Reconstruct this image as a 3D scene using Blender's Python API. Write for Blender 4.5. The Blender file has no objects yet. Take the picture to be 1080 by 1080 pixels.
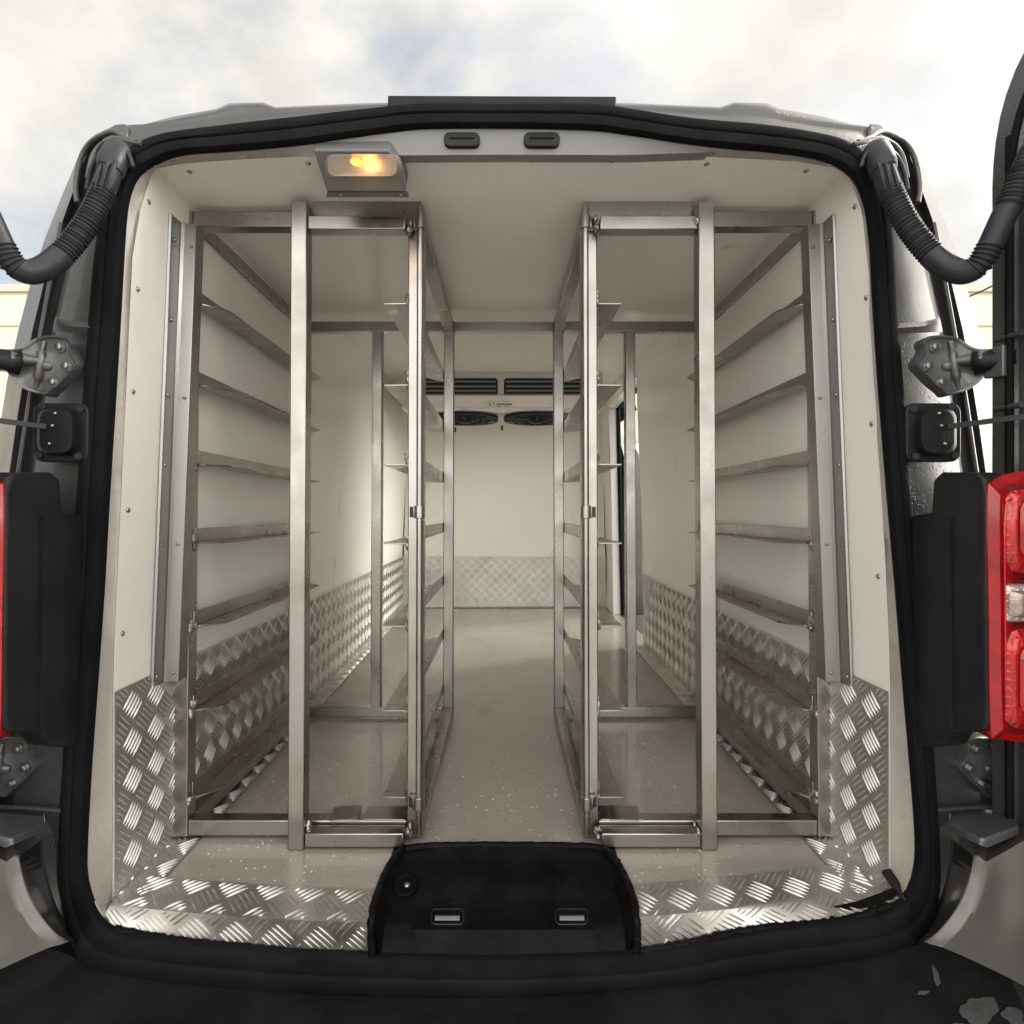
import bpy, bmesh, math, random
from mathutils import Vector, Matrix, Euler, noise as mnoise
random.seed(7)
R = math.radians
SC = bpy.context.scene
COL = SC.collection
EYE = 1.25                      # eye height above the ground, metres
F = 589.0                       # focal length in pixels of the 1080 px photograph
VX, VY = 533.0, 540.0           # vanishing point of the load bay
FLOOR = EYE - .627              # load floor height
GC = -.006                      # middle of the load bay
BC = -.013                      # middle of the rear body

def W(px, py, d):               # a point of the place at depth d
    return Vector(((px-VX)/F*d, d, EYE-(py-VY)/F*d))
def mir(p, c=BC): return Vector((2*c-p.x, p.y, p.z))
def lerp(a, b, t): return a+(b-a)*t
def interp(x, pts):
    if x <= pts[0][0]: return pts[0][1]
    for (a, va), (b, vb) in zip(pts, pts[1:]):
        if x <= b: return va+(vb-va)*(x-a)/(b-a)
    return pts[-1][1]
def spline(pts, n=6, closed=False):
    pts = [Vector(p) for p in pts]; out = []; m = len(pts)
    for i in range(m if closed else m-1):
        if closed: p0, p1, p2, p3 = pts[i-1], pts[i], pts[(i+1) % m], pts[(i+2) % m]
        else: p0, p1, p2, p3 = pts[max(i-1, 0)], pts[i], pts[i+1], pts[min(i+2, m-1)]
        for k in range(n):
            t = k/n
            out.append(.5*((2*p1)+(p2-p0)*t+(2*p0-5*p1+4*p2-p3)*t*t+(3*p1-p0-3*p2+p3)*t**3))
    if not closed: out.append(pts[-1])
    return out

# ------------------------------------------------------------------ mesh builder
class MB:
    def __init__(s): s.v = []; s.f = []
    def add(s, vs, fs):
        o = len(s.v); s.v += [tuple(v) for v in vs]; s.f += [tuple(i+o for i in f) for f in fs]
    def grid(s, rows, closed_u=False, closed_v=False, skip=None):
        n = len(rows[0]); m = len(rows); vs = [p for r in rows for p in r]; fs = []
        for i in range(m if closed_v else m-1):
            for j in range(n if closed_u else n-1):
                if skip and skip(i, j): continue
                a, b = i*n+j, i*n+(j+1) % n; i2 = (i+1) % m
                fs.append((a, b, i2*n+(j+1) % n, i2*n+j))
        s.add(vs, fs)
    def box(s, a, b):
        x0, y0, z0 = a; x1, y1, z1 = b
        s.add([(x0,y0,z0),(x1,y0,z0),(x1,y1,z0),(x0,y1,z0),(x0,y0,z1),(x1,y0,z1),(x1,y1,z1),(x0,y1,z1)],
              [(0,3,2,1),(4,5,6,7),(0,1,5,4),(1,2,6,5),(2,3,7,6),(3,0,4,7)])
    def bar(s, p0, p1, w, h, up=(0,0,1)):
        p0, p1 = Vector(p0), Vector(p1); d = (p1-p0).normalized(); up = Vector(up)
        x = d.cross(up)
        if x.length < 1e-4: x = d.cross(Vector((0,1,0)))
        x.normalize(); y = x.cross(d).normalized()
        vs = [p+x*(i*w/2)+y*(j*h/2) for p in (p0, p1) for (i, j) in ((-1,-1),(1,-1),(1,1),(-1,1))]
        s.add(vs, [(0,1,2,3),(7,6,5,4),(0,4,5,1),(1,5,6,2),(2,6,7,3),(3,7,4,0)])
    def tube(s, pts, r, n=12, caps=True):
        pts = [Vector(p) for p in pts]; rows = []; m = len(pts)
        t = (pts[1]-pts[0]).normalized(); ref = Vector((0,0,1)) if abs(t.z) < .9 else Vector((1,0,0))
        x = t.cross(ref).normalized()
        for i, p in enumerate(pts):
            t = (pts[min(i+1, m-1)]-pts[max(i-1, 0)])
            if t.length < 1e-9: t = Vector((0,0,1))
            t.normalize(); x = (x-t*x.dot(t)).normalized(); y = t.cross(x)
            rr = r[i] if isinstance(r, (list, tuple)) else r
            rows.append([p+(x*math.cos(a)+y*math.sin(a))*rr for a in (2*math.pi*k/n for k in range(n))])
        o = len(s.v); s.grid(rows, closed_u=True)
        if caps:
            s.f.append(tuple(range(o, o+n))[::-1]); s.f.append(tuple(range(o+(m-1)*n, o+m*n)))
    def prism(s, pts, off):
        off = Vector(off); n = len(pts); vs = [Vector(p) for p in pts]+[Vector(p)+off for p in pts]
        s.add(vs, [tuple(range(n)), tuple(range(n, 2*n))[::-1]]+[(i, i+n, (i+1) % n+n, (i+1) % n) for i in range(n)])
    def ball(s, c, r, sc=(1,1,1), n=10, m=6, lump=0):
        c = Vector(c); rows = []
        for i in range(m+1):
            th = math.pi*i/m
            row = []
            for j in range(n):
                ph = 2*math.pi*j/n; v = Vector((math.sin(th)*math.cos(ph)*sc[0], math.sin(th)*math.sin(ph)*sc[1], math.cos(th)*sc[2]))
                k = 1+lump*mnoise.noise((c+v*.5)*37) if lump else 1
                row.append(c+v*r*k)
            rows.append(row)
        s.grid(rows, closed_u=True)
    def mirror(s, c=BC):
        k = MB(); k.v = [(2*c-x, y, z) for x, y, z in s.v]; k.f = [f[::-1] for f in s.f]; return k
    def build(s, name, mat, parent=None, smooth=35, bevel=0, seg=2, subsurf=0, solid=0):
        me = bpy.data.meshes.new(name); me.from_pydata(s.v, [], s.f)
        bm = bmesh.new(); bm.from_mesh(me)
        bmesh.ops.remove_doubles(bm, verts=bm.verts, dist=1e-6)
        bmesh.ops.recalc_face_normals(bm, faces=bm.faces); bm.to_mesh(me); bm.free()
        if smooth:
            for p in me.polygons: p.use_smooth = True
            me.set_sharp_from_angle(angle=R(smooth))
        o = bpy.data.objects.new(name, me); COL.objects.link(o)
        if mat: me.materials.append(mat)
        if solid:
            md = o.modifiers.new('Solidify', 'SOLIDIFY'); md.thickness = abs(solid); md.offset = 1 if solid > 0 else -1
        if bevel:
            md = o.modifiers.new('Bevel', 'BEVEL'); md.width = bevel; md.segments = seg; md.limit_method = 'ANGLE'; md.angle_limit = R(40)
            md.use_clamp_overlap = True
        if subsurf:
            md = o.modifiers.new('Subsurf', 'SUBSURF'); md.levels = md.render_levels = subsurf
        if parent: attach(o, parent)
        return o
def wpos(o):
    p = Vector(o.get('_w', (0,0,0))); return p
def attach(o, parent):
    o.parent = parent; o.matrix_parent_inverse = Matrix.Translation(-wpos(parent))
def thing(name, loc, label, cat, group=None):
    e = bpy.data.objects.new(name, None); COL.objects.link(e); e.location = loc; e.empty_display_size = .1
    e['label'] = label; e['category'] = cat
    ROOTS.append((e, Vector(loc)))
    if group: e['group'] = group
    return e
ROOTS = []
def wpos(o):
    for e, l in ROOTS:
        if e is o: return l
    return Vector((0,0,0))

# ------------------------------------------------------------------ materials
def mat(name, col, rough=.5, metal=0, col2=None, cscale=4, cstretch=(1,1,1), rvar=0, rscale=8, bump=0, bscale=60, bstretch=(1,1,1),
        drops=0, dscale=110, dthr=.55, coat=0, spec=.5, specks=None, sscale=260, contrast=(.38,.66), marks=(), facets=0, trans=0, alpha=1, ior=1.45):
    m = bpy.data.materials.new(name); m.use_nodes = True; nt = m.node_tree; N = nt.nodes; L = nt.links
    b = N['Principled BSDF']; tc = N.new('ShaderNodeTexCoord')
    def mapped(sc):
        mp = N.new('ShaderNodeMapping'); mp.inputs['Scale'].default_value = sc; L.new(tc.outputs['Object'], mp.inputs['Vector']); return mp.outputs['Vector']
    def noise(sc, st=(1,1,1), detail=5, rg=.6):
        n = N.new('ShaderNodeTexNoise'); n.inputs['Scale'].default_value = sc; n.inputs['Detail'].default_value = detail
        n.inputs['Roughness'].default_value = rg; L.new(mapped(st), n.inputs['Vector']); return n.outputs['Fac']
    def rng(src, a, b_, c, d):
        r = N.new('ShaderNodeMapRange'); r.inputs['From Min'].default_value = a; r.inputs['From Max'].default_value = b_
        r.inputs['To Min'].default_value = c; r.inputs['To Max'].default_value = d; L.new(src, r.inputs['Value']); return r.outputs['Result']
    def mathn(op, a, c):
        n = N.new('ShaderNodeMath'); n.operation = op
        for i, x in enumerate((a, c)):
            if isinstance(x, (int, float)): n.inputs[i].default_value = x
            else: L.new(x, n.inputs[i])
        return n.outputs[0]
    b.inputs['Base Color'].default_value = (*col, 1); b.inputs['Roughness'].default_value = rough; b.inputs['Metallic'].default_value = metal
    b.inputs['Coat Weight'].default_value = coat; b.inputs['Coat Roughness'].default_value = .08; b.inputs['Specular IOR Level'].default_value = spec
    b.inputs['Transmission Weight'].default_value = trans; b.inputs['Alpha'].default_value = alpha; b.inputs['IOR'].default_value = ior
    csrc = None
    if col2:
        mx = N.new('ShaderNodeMix'); mx.data_type = 'RGBA'; L.new(rng(noise(cscale, cstretch), contrast[0], contrast[1], 0, 1), mx.inputs['Factor'])
        mx.inputs['A'].default_value = (*col, 1); mx.inputs['B'].default_value = (*col2, 1); csrc = mx.outputs['Result']
    for mc, ms, mst, lo, hi in marks:
        mx3 = N.new('ShaderNodeMix'); mx3.data_type = 'RGBA'; L.new(rng(noise(ms, mst, 6, .65), lo, hi, 0, 1), mx3.inputs['Factor'])
        if csrc: L.new(csrc, mx3.inputs['A'])
        else: mx3.inputs['A'].default_value = (*col, 1)
        mx3.inputs['B'].default_value = (*mc, 1); csrc = mx3.outputs['Result']
    if specks:
        vo = N.new('ShaderNodeTexVoronoi'); vo.inputs['Scale'].default_value = sscale; L.new(mapped((1,1,1)), vo.inputs['Vector'])
        sep = N.new('ShaderNodeSeparateColor'); L.new(vo.outputs['Color'], sep.inputs['Color'])
        msk = mathn('MULTIPLY', mathn('GREATER_THAN', sep.outputs['Red'], .9), mathn('LESS_THAN', vo.outputs['Distance'], .24))
        msk = mathn('MULTIPLY', msk, rng(noise(5), .42, .58, 0, .8))
        mx2 = N.new('ShaderNodeMix'); mx2.data_type = 'RGBA'; L.new(msk, mx2.inputs['Factor'])
        if csrc: L.new(csrc, mx2.inputs['A'])
        else: mx2.inputs['A'].default_value = (*col, 1)
        mx2.inputs['B'].default_value = (*specks, 1); csrc = mx2.outputs['Result']
    if csrc: L.new(csrc, b.inputs['Base Color'])
    if rvar: L.new(rng(noise(rscale, cstretch), .3, .7, max(.03, rough-rvar), rough+rvar), b.inputs['Roughness'])
    last = None
    def bumpn(h, st, dist):
        nonlocal last
        bn = N.new('ShaderNodeBump'); bn.inputs['Strength'].default_value = st; bn.inputs['Distance'].default_value = dist
        L.new(h, bn.inputs['Height'])
        if last: L.new(last, bn.inputs['Normal'])
        last = bn.outputs['Normal']
    if bump: bumpn(noise(bscale, bstretch, 4), bump, .004)
    if facets:
        vo = N.new('ShaderNodeTexVoronoi'); vo.inputs['Scale'].default_value = facets; vo.distance = 'CHEBYCHEV'; vo.inputs['Randomness'].default_value = .25
        L.new(mapped((1,1,1)), vo.inputs['Vector']); bumpn(vo.outputs['Distance'], .8, .004)
    if drops:
        for k, (sc, th) in enumerate(((dscale, dthr), (dscale*2.3, dthr-.05))):
            vo = N.new('ShaderNodeTexVoronoi'); vo.inputs['Scale'].default_value = sc; L.new(mapped((1,1,1)), vo.inputs['Vector'])
            sep = N.new('ShaderNodeSeparateColor'); L.new(vo.outputs['Color'], sep.inputs['Color'])
            h = rng(vo.outputs['Distance'], .12, .34, 1, 0)
            h = mathn('MULTIPLY', mathn('POWER', h, .6), mathn('GREATER_THAN', sep.outputs['Green'], th))
            h = mathn('MULTIPLY', h, rng(noise(3.2), .42, .55, 0, 1))
            bumpn(h, drops, .0022 if k == 0 else .0011)
    if last: L.new(last, b.inputs['Normal'])
    return m
def emit(name, col, st):
    m = bpy.data.materials.new(name); m.use_nodes = True; b = m.node_tree.nodes['Principled BSDF']
    b.inputs['Base Color'].default_value = (*col, 1); b.inputs['Emission Color'].default_value = (*col, 1); b.inputs['Emission Strength'].default_value = st
    return m

M = {}
M['paint'] = mat('paint', (.10,.099,.098), .40, .55, coat=.15, rvar=.05, drops=.4, dscale=190, dthr=.62, bump=.02, bscale=9, col2=(.082,.081,.08), cscale=5)
M['silver'] = mat('silver', (.135,.131,.127), .36, .65, coat=.3, rvar=.06, bump=.02, bscale=14, col2=(.105,.101,.097), cscale=6)
M['hinge'] = mat('hinge', (.12,.12,.12), .4, .5, coat=.3, rvar=.1, rscale=60, bump=.05, bscale=80)
M['rubber'] = mat('rubber', (.0065,.0068,.0075), .58, rvar=.1, rscale=20, bump=.22, bscale=130, col2=(.010,.0105,.0115), cscale=9, spec=.06)
M['hose'] = mat('conduit_rubber', (.022,.024,.028), .45, rvar=.1, rscale=20, bump=.1, bscale=130, spec=.4)
M['black'] = mat('black_plastic', (.009,.009,.011), .45, bump=.12, bscale=320, rvar=.08, col2=(.015,.015,.017), cscale=14, spec=.3)
M['tar'] = mat('black_sealant', (.004,.0038,.0038), .40, bump=.5, bscale=50, rvar=.16, col2=(.008,.0075,.007), cscale=20, spec=.07)
M['bumper'] = mat('bumper_black', (.006,.006,.0065), .55, bump=.18, bscale=160, col2=(.012,.012,.012), cscale=9, rvar=.15, spec=.12)
M['grp'] = mat('white_lining', (.85,.83,.785), .27, col2=(.82,.795,.745), cscale=1.6, marks=(((.58,.55,.50), 9, (1,1,.16), .67, .74), ((.66,.63,.57), 2.3, (1,1,.6), .62, .80)), bump=.010, bscale=6, contrast=(.25,.75))
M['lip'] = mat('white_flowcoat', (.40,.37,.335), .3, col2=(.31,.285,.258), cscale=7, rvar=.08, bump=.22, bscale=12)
M['floor'] = mat('floor_resin', (.33,.297,.265), .22, coat=.4, col2=(.285,.254,.226), cscale=3, rvar=.05, rscale=6, marks=(((.25,.222,.197), 7, (1,.35,1), .62, .74),), bump=.02, bscale=220, drops=.6, dscale=75, dthr=.72, specks=(.74,.69,.60), sscale=150)
M['steel'] = mat('stainless', (.39,.38,.37), .31, 1, col2=(.29,.26,.235), cscale=3.2, rvar=.09, rscale=14, bump=.04, bscale=90, bstretch=(1,1,.06), contrast=(.40,.72))
M['weld'] = mat('weld_bead', (.52,.50,.47), .4, 1, bump=.6, bscale=220, col2=(.34,.30,.26), cscale=40)
M['alu'] = mat('aluminium', (.36,.355,.35), .38, 1, col2=(.31,.30,.295), cscale=8, cstretch=(1,1,.15), rvar=.08, bump=.03, bscale=60, bstretch=(1,1,.05))
M['tread'] = mat('tread_plate', (.70,.69,.665), .44, 1, col2=(.61,.595,.565), cscale=9, rvar=.07, rscale=25, bump=.03, bscale=40)
M['rivet'] = mat('rivet_metal', (.34,.32,.29), .35, 1)
M['bolt'] = mat('bolt_metal', (.30,.30,.30), .3, .9)
M['evap'] = mat('evaporator_case', (.70,.68,.64), .3, .35, col2=(.62,.60,.565), cscale=5)
M['dark'] = mat('dark_void', (.012,.013,.014), .45)
M['slat'] = mat('grille_slat', (.26,.26,.26), .35, .3)
M['red'] = mat('red_lens', (.40,.003,.005), .12, coat=.6, bump=.1, bscale=220, bstretch=(1,1,.3), col2=(.24,.002,.004), cscale=30)
M['red2'] = mat('red_reflector', (.50,.008,.010), .2, .35, facets=90, coat=.8, col2=(.34,.005,.008), cscale=25)
M['clear'] = mat('clear_lens', (.50,.43,.41), .15, .4, coat=.5, facets=110)
M['sticker'] = mat('sticker_white', (.78,.76,.72), .4)
M['ink'] = mat('sticker_ink', (.06,.05,.05), .5)
M['lampcase'] = mat('lamp_case', (.13,.13,.133), .4, .1, bump=.05, bscale=40)
M['lampglass'] = mat('lamp_glass', (.72,.67,.6), .22, trans=.85, ior=1.15)
M['reflector'] = mat('lamp_reflector', (.42,.38,.33), .3, 1)
M['bulb'] = emit('lamp_bulb', (1,.27,.025), 3.5)
M['ground'] = mat('concrete', (.40,.385,.36), .6, col2=(.33,.315,.295), cscale=.6, rvar=.2, rscale=.8, bump=.3, bscale=40)
M['clad'] = mat('cream_cladding', (.70,.66,.52), .55, col2=(.65,.61,.48), cscale=.4, bump=.02, bscale=4)
M['cladtrim'] = mat('cladding_trim', (.50,.48,.42), .5)
M['roller'] = mat('roller_white', (.74,.75,.76), .45, bump=.05, bscale=3)

# ------------------------------------------------------------------ setting
g = MB(); g.add([(-900,-900,0),(900,-900,0),(900,900,0),(-900,900,0)], [(0,1,2,3)])
go = g.build('ground', M['ground']); go['kind'] = 'structure'

wh = thing('warehouse', (0,24,0), 'long pale cream clad warehouse standing beyond the van', 'building')
w = MB(); w.box((-60,20,0),(60,44,9.1))
w.build('wall', M['clad'], wh)
tr = MB(); tr.box((-60.1,19.85,9.103),(60.1,44.1,9.36)); tr.box((-60.05,19.93,7.9),(60.05,19.997,8.02)); tr.build('eaves_trim', M['cladtrim'], wh)
for x in (4.2, 14.5, -16):
    dm = MB(); dm.box((x,19.93,0.002),(x+4.4,19.996,3.75)); d_ = dm.build('roller_door', M['roller'], wh)
    fm = MB(); fm.box((x-.18,19.86,0.002),(x-.002,19.995,3.95)); fm.box((x+4.402,19.86,0.002),(x+4.58,19.995,3.95)); fm.box((x-.001,19.86,3.752),(x+4.401,19.995,3.95)); fm.build('frame', M['cladtrim'], d_)

cb = MB(); cb.tube(spline([W(985,330,16.0), W(1024,312,15.5), W(1050,300,15), W(1200,226,13)], 4), .022, 6)
c_ = cb.build('overhead_cable', M['dark']); c_['label'] = 'thin dark overhead cable crossing the sky beside the right door'; c_['category'] = 'cable'

# ------------------------------------------------------------------ van
van = thing('van', (0,2.6,0), 'grey panel van with its rear doors open onto a white insulated load bay', 'van')

# body shell loft: right half, from the sill up to the middle of the roof
def sd(y): return .865+.05*max(0, min(1, (950-y)/838))
side = [(905,988,1030,1037,1045,1060,1082),(850,986,1033,1040,1048,1064,1079),(780,981,1030,1037,1045,1061,1075),(700,974,1026,1033,1041,1056,1071),(620,967,1021,1028,1036,1050,1066),
        (560,962,1017,1024,1031,1046,1061),(500,957,1011,1017,1025,1040,1055),(450,954,1004,1010,1018,1033,1051),(400,949,996,1003,1011,1025,1043),(350,945,987,996,1003,1016,1032),
        (300,943,976,985,992,1004,1019),(250,940,965,974,981,990,1003),(205,933,949,959,967,974,985)]
st = [[(x, y) for x in r] for y, *r in side]
st += [[(919,175),(934,166),(943,161),(952,159),(958,160),(968,164)],
       [(905,160),(921,152),(930,147),(939,144),(945,142),(951,142)],
       [(893,152),(905,143),(912,138),(919,135),(924,133),(930,132)],
       [(870,145),(876,139),(882,135),(889,132),(897,131),(907,133)],
       [(850,141),(851,135),(852,131),(854,128),(860,125),(868,123)],
       [(822,136),(822,130),(822,126),(822,122),(823,118),(823,115)],
       [(808,134),(808,128),(808,122),(808,116),(808,112),(809,109)],
       [(776,131),(776,125),(776,119),(775,114),(775,110),(774,108)],
       [(760,129),(760,125),(760,121),(760,118),(760,115),(760,113)],
       [(670,119),(670,117),(670,115),(670,113),(670,111),(670,109)],
       [(600,112),(600,111.5),(600,111),(600,110),(600,109),(600,107.5)],
       [(521,112),(521,111.5),(521,111),(521,110),(521,109),(521,107)]]
rows = []
for s_ in st:
    y0 = s_[0][1]; d = sd(y0); row = []
    offs = (.014,.020,.062,.068,.045,.105) if s_[0][1] > 160 else (.014,.022,.05,.05,.055,.105)
    for (x, y), o in zip(s_, offs): row.append(W(x, y, d+o))
    p = row[-1]
    for dd, kx, kz in ((1.3,1.04,1.05),(2.45,1.055,1.09),(3.5,1.06,1.11),(4.2,1.06,1.11),(5.3,1.04,1.08)):
        row.append(Vector(((p.x-BC)*kx+BC, dd, EYE+(p.z-EYE)*(kz if p.z > EYE else 1))))
    rows.append(row)
bot = [Vector((p.x*(1 if i > 4 else 1), p.y, min(p.z, .35))) if i > 4 else None for i, p in enumerate(rows[0])]
body = MB()
def skipR(i, j):
    if j == 7 and i < 13: return True                      # sliding door aperture
    if j == 8 and 4 <= i < 12: return True                 # cab window
    return False
fine = [[p for p in r] for r in rows]
body.grid(fine, skip=skipR)
left = [[mir(p) for p in r][::-1] for r in rows]
body.grid(left)
# lower skirt of both sides
for rr in (rows[0], [mir(p) for p in rows[0]]):
    body.grid([[p for p in rr[5:]], [Vector((p.x, p.y, .33)) for p in rr[5:]]], skip=lambda i, j: False)
shell = body.build('body_shell', M['paint'], van, smooth=50)
# closed nose and underside
nz = MB(); e = [r[-1] for r in rows]+[mir(r[-1]) for r in rows[::-1]]
nz.add([Vector((p.x, p.y-.001, p.z)) for p in e]+[Vector((e[-1].x, 5.299, .33)), Vector((e[0].x, 5.299, .33))], [tuple(range(len(e)+2))])
nz.build('nose_panel', M['paint'], van, smooth=0)
un = MB(); un.add([(-.9,.95,.34),(.88,.95,.34),(.88,5.25,.34),(-.9,5.25,.34)], [(0,1,2,3)]); un.build('underbody', M['dark'], van, smooth=0)

# high-level brake light bar
bl = MB(); bl.prism([W(408,101,.965),W(651,102,.965),W(651,114,.925),W(640,117,.925),W(418,116,.925),W(408,113,.925)], (0,.05,.035))
blo = bl.build('brake_light', M['rubber'], van, bevel=.004)

# weatherstrip
sealR = [((533,1008),(533,1047)),((680,1002),(680,1038)),((784,982),(790,1023)),((857,972),(860,1013)),((912,965),(918,1004)),((942,955),(958,994)),((957,940),(980,974)),((965,915),(988,937)),((966,880),(988,890)),
 ((960,800),(983,800)),((953,720),(975,720)),((945,620),(967,620)),((937,530),(959,530)),((928,420),(951,420)),((921,320),(944,320)),((917,250),(940,250)),((911,212),(933,205)),((898,187),(919,175)),
 ((878,173),(893,152)),((850,165),(858,142)),((800,159),(803,134)),((730,152),(730,127)),((670,143),(670,118)),((620,137),(620,112)),((529,135),(529,112))]
inn = [W(a[0], a[1], sd(a[1])) for a, b in sealR]; out = [W(b[0], b[1], sd(b[1])) for a, b in sealR]
sealL = [((440,136),(440,112)),((390,142),(390,117)),((310,153),(310,126)),((240,159),(240,134)),((190,163),(180,142)),((160,175),(148,153)),((144,188),(123,172)),((135,212),(113,205)),((131,250),(105,250)),((127,320),(97,320)),((121,420),(90,420)),
 ((114,530),(83,530)),((109,620),(78,620)),((102,720),(72,720)),((96,800),(69,800)),((91,890),(66,890)),((91,922),(66,932)),((97,948),(71,966)),((108,968),(82,1002)),((128,981),(104,1020)),((165,987),(145,1027)),((215,993),(205,1034)),((300,1001),(300,1042)),((410,1006),(410,1046))]
inn_f = spline(inn+[W(a[0], a[1], sd(a[1])) for a, b in sealL], 5, True); out_f = spline(out+[W(b[0], b[1], sd(b[1])) for a, b in sealL], 5, True)
prof = [(0,.0),(.015,.007),(.06,.011),(.30,.0125),(.43,.012),(.47,.008),(.50,.0075),(.53,.0095),(.58,.0115),(.80,.011),(.96,.008),(1.0,.0),(1.0,-.014),(.5,-.012),(0,-.002)]
rws = []
for i, (a, b) in enumerate(zip(inn_f, out_f)):
    k = mnoise.noise(a*9)*.0012
    rws.append([lerp(a, b, t)+Vector((0,-h-(k if h > 0 else 0),0)) for t, h in prof])
sm = MB(); sm.grid(rws, closed_u=True, closed_v=True); seal = sm.build('door_seal', M['rubber'], van, smooth=50)

# ---- load bay lining
CZ = [(.9,.597),(1.1,.592),(1.62,.588),(2.1,.682),(2.6,.716),(3.69,.76)]
def ceil_z(d): return EYE+interp(d, CZ)
def wallx(d, z, s):
    h = z-EYE
    x = .631+.016*max(0, d-1.05)
    x -= .033*max(0, min(1, (h+.25)/.75))
    return GC+s*x
BACK = 3.69
def d0(z):                      # trimmed front edge of the side lining
    return interp(z-EYE, [(-.63,.905),(.42,.91),(.52,.928),(.60,.962)])
def wallgrid(s, dl, zf, nz=10):
    rows = []
    for k in range(nz+1):
        row = []
        for d in dl:
            lo, hi = zf(d); z = lo+(hi-lo)*k/nz
            dd = d0(z) if d == 'f' else d
            row.append(Vector((wallx(dd, z, s), dd, z)))
        rows.append(row)
    return rows
def full(d): return (FLOOR-.03, ceil_z(.955 if d == 'f' else d))
lw = MB(); lw.grid(wallgrid(-1, ['f',1.1,1.35,1.62,2.1,2.6,3.1,BACK], full, 14)); wl = lw.build('side_lining', M['grp'], van)
DO0, DO1, DTOP = 2.62, 3.42, EYE+.635
rw = MB(); rw.grid(wallgrid(1, ['f',1.1,1.35,1.62,2.1,DO0], full, 14)); rw.grid(wallgrid(1, [DO1,BACK], full, 4))
rw.grid(wallgrid(1, [DO0,3.0,DO1], lambda d: (DTOP, ceil_z(d)), 2))
# jamb returns of the sliding door aperture
def jx(d, z): return wallx(d, z, 1)
zz = [FLOOR, EYE, DTOP]
rw.grid([[Vector((jx(DO0,z),DO0,z)) for z in zz],[Vector((jx(DO0,z)+.05,DO0,z)) for z in zz]])
rw.grid([[Vector((jx(DO1,z),DO1,z)) for z in zz],[Vector((jx(DO1,z)+.05,DO1,z)) for z in zz]])
rw.grid([[Vector((jx(d,DTOP),d,DTOP)) for d in (DO0,DO1)],[Vector((jx(d,DTOP)+.06,d,DTOP)) for d in (DO0,DO1)]])
wr = rw.build('side_lining', M['grp'], van)
js = MB()
pth = [Vector((jx(DO0,FLOOR)+.055,DO0+.01,FLOOR)),Vector((jx(DO0,DTOP)+.055,DO0+.01,DTOP-.04)),Vector((jx(DO0,DTOP)+.055,DO0+.05,DTOP)),Vector((jx(DO1,DTOP)+.06,DO1-.07,DTOP)),Vector((jx(DO1,DTOP)+.06,DO1-.01,DTOP-.05)),Vector((jx(DO1,FLOOR)+.055,DO1-.01,FLOOR))]
js.tube(spline(pth, 5), .013, 8); js.build('sliding_door_seal', M['rubber'], van)
dp = MB(); dp.prism([Vector((.775,3.46,EYE+.45)),Vector((.83,3.46,EYE+.36)),Vector((.89,3.46,EYE+.08)),Vector((.93,3.46,EYE-.3)),Vector((.94,3.46,FLOOR-.05)),Vector((.765,3.46,FLOOR-.05)),Vector((.765,3.46,EYE+.42))], (0,.03,0))
dp.build('door_pillar', M['silver'], van, bevel=.006)
stp = MB(); stp.box((jx(DO0,FLOOR)+.002,DO0,FLOOR-.06),(.84,DO1,FLOOR-.003)); stp.build('door_step', M['alu'], van)

cl = MB(); rows = []
dl = ['f',1.1,1.35,1.62,1.75,1.9,2.1,2.6,3.1,BACK]
for d in dl:
    row = []
    for k in range(25):
        t = -1+2*k/24
        dd = .93+.032*abs(t)**3 if d == 'f' else d
        z = ceil_z(dd)
        xl = wallx(dd, z, -1); xr = wallx(dd, z, 1)
        row.append(Vector((lerp(xl, xr, (t+1)/2), dd, z-.0012*math.cos(t*math.pi/2))))
    rows.append(row)
cl.grid(rows); ceil = cl.build('ceiling_lining', M['grp'], van, smooth=20)
front_ceiling = rows[0]
bw = MB(); zt = ceil_z(BACK); bw.add([Vector((wallx(BACK,FLOOR,-1),BACK,FLOOR-.03)),Vector((wallx(BACK,FLOOR,1),BACK,FLOOR-.03)),Vector((wallx(BACK,zt,1),BACK,zt)),Vector((wallx(BACK,zt,-1),BACK,zt))], [(0,1,2,3)])
bw.build('bulkhead_lining', M['grp'], van, smooth=0)

# white moulded lip between weatherstrip and lining
def front_loop():
    pts = []
    for k in range(15):
        z = FLOOR-.03+(ceil_z(.955)-FLOOR+.03)*k/14; pts.append(Vector((wallx(d0(z), z, 1), d0(z), z)))
    pts += [p for p in front_ceiling[::-1][1:-1]]
    for k in range(14, -1, -1):
        z = FLOOR-.03+(ceil_z(.955)-FLOOR+.03)*k/14; pts.append(Vector((wallx(d0(z), z, -1), d0(z), z)))
    return pts
fl = front_loop()
i0 = 6*5; i1 = len(inn_f)-6*5
ring = inn_f[i0:i1+1]
def resample(p, n, ):
    L = [0]
    for a, b in zip(p, p[1:]): L.append(L[-1]+(b-a).length)
    out = []
    for k in range(n):
        t = L[-1]*k/(n-1)
        for i in range(len(p)-1):
            if t <= L[i+1]+1e-9:
                out.append(lerp(p[i], p[i+1], (t-L[i])/max(1e-9, L[i+1]-L[i]))); break
    return out
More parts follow.
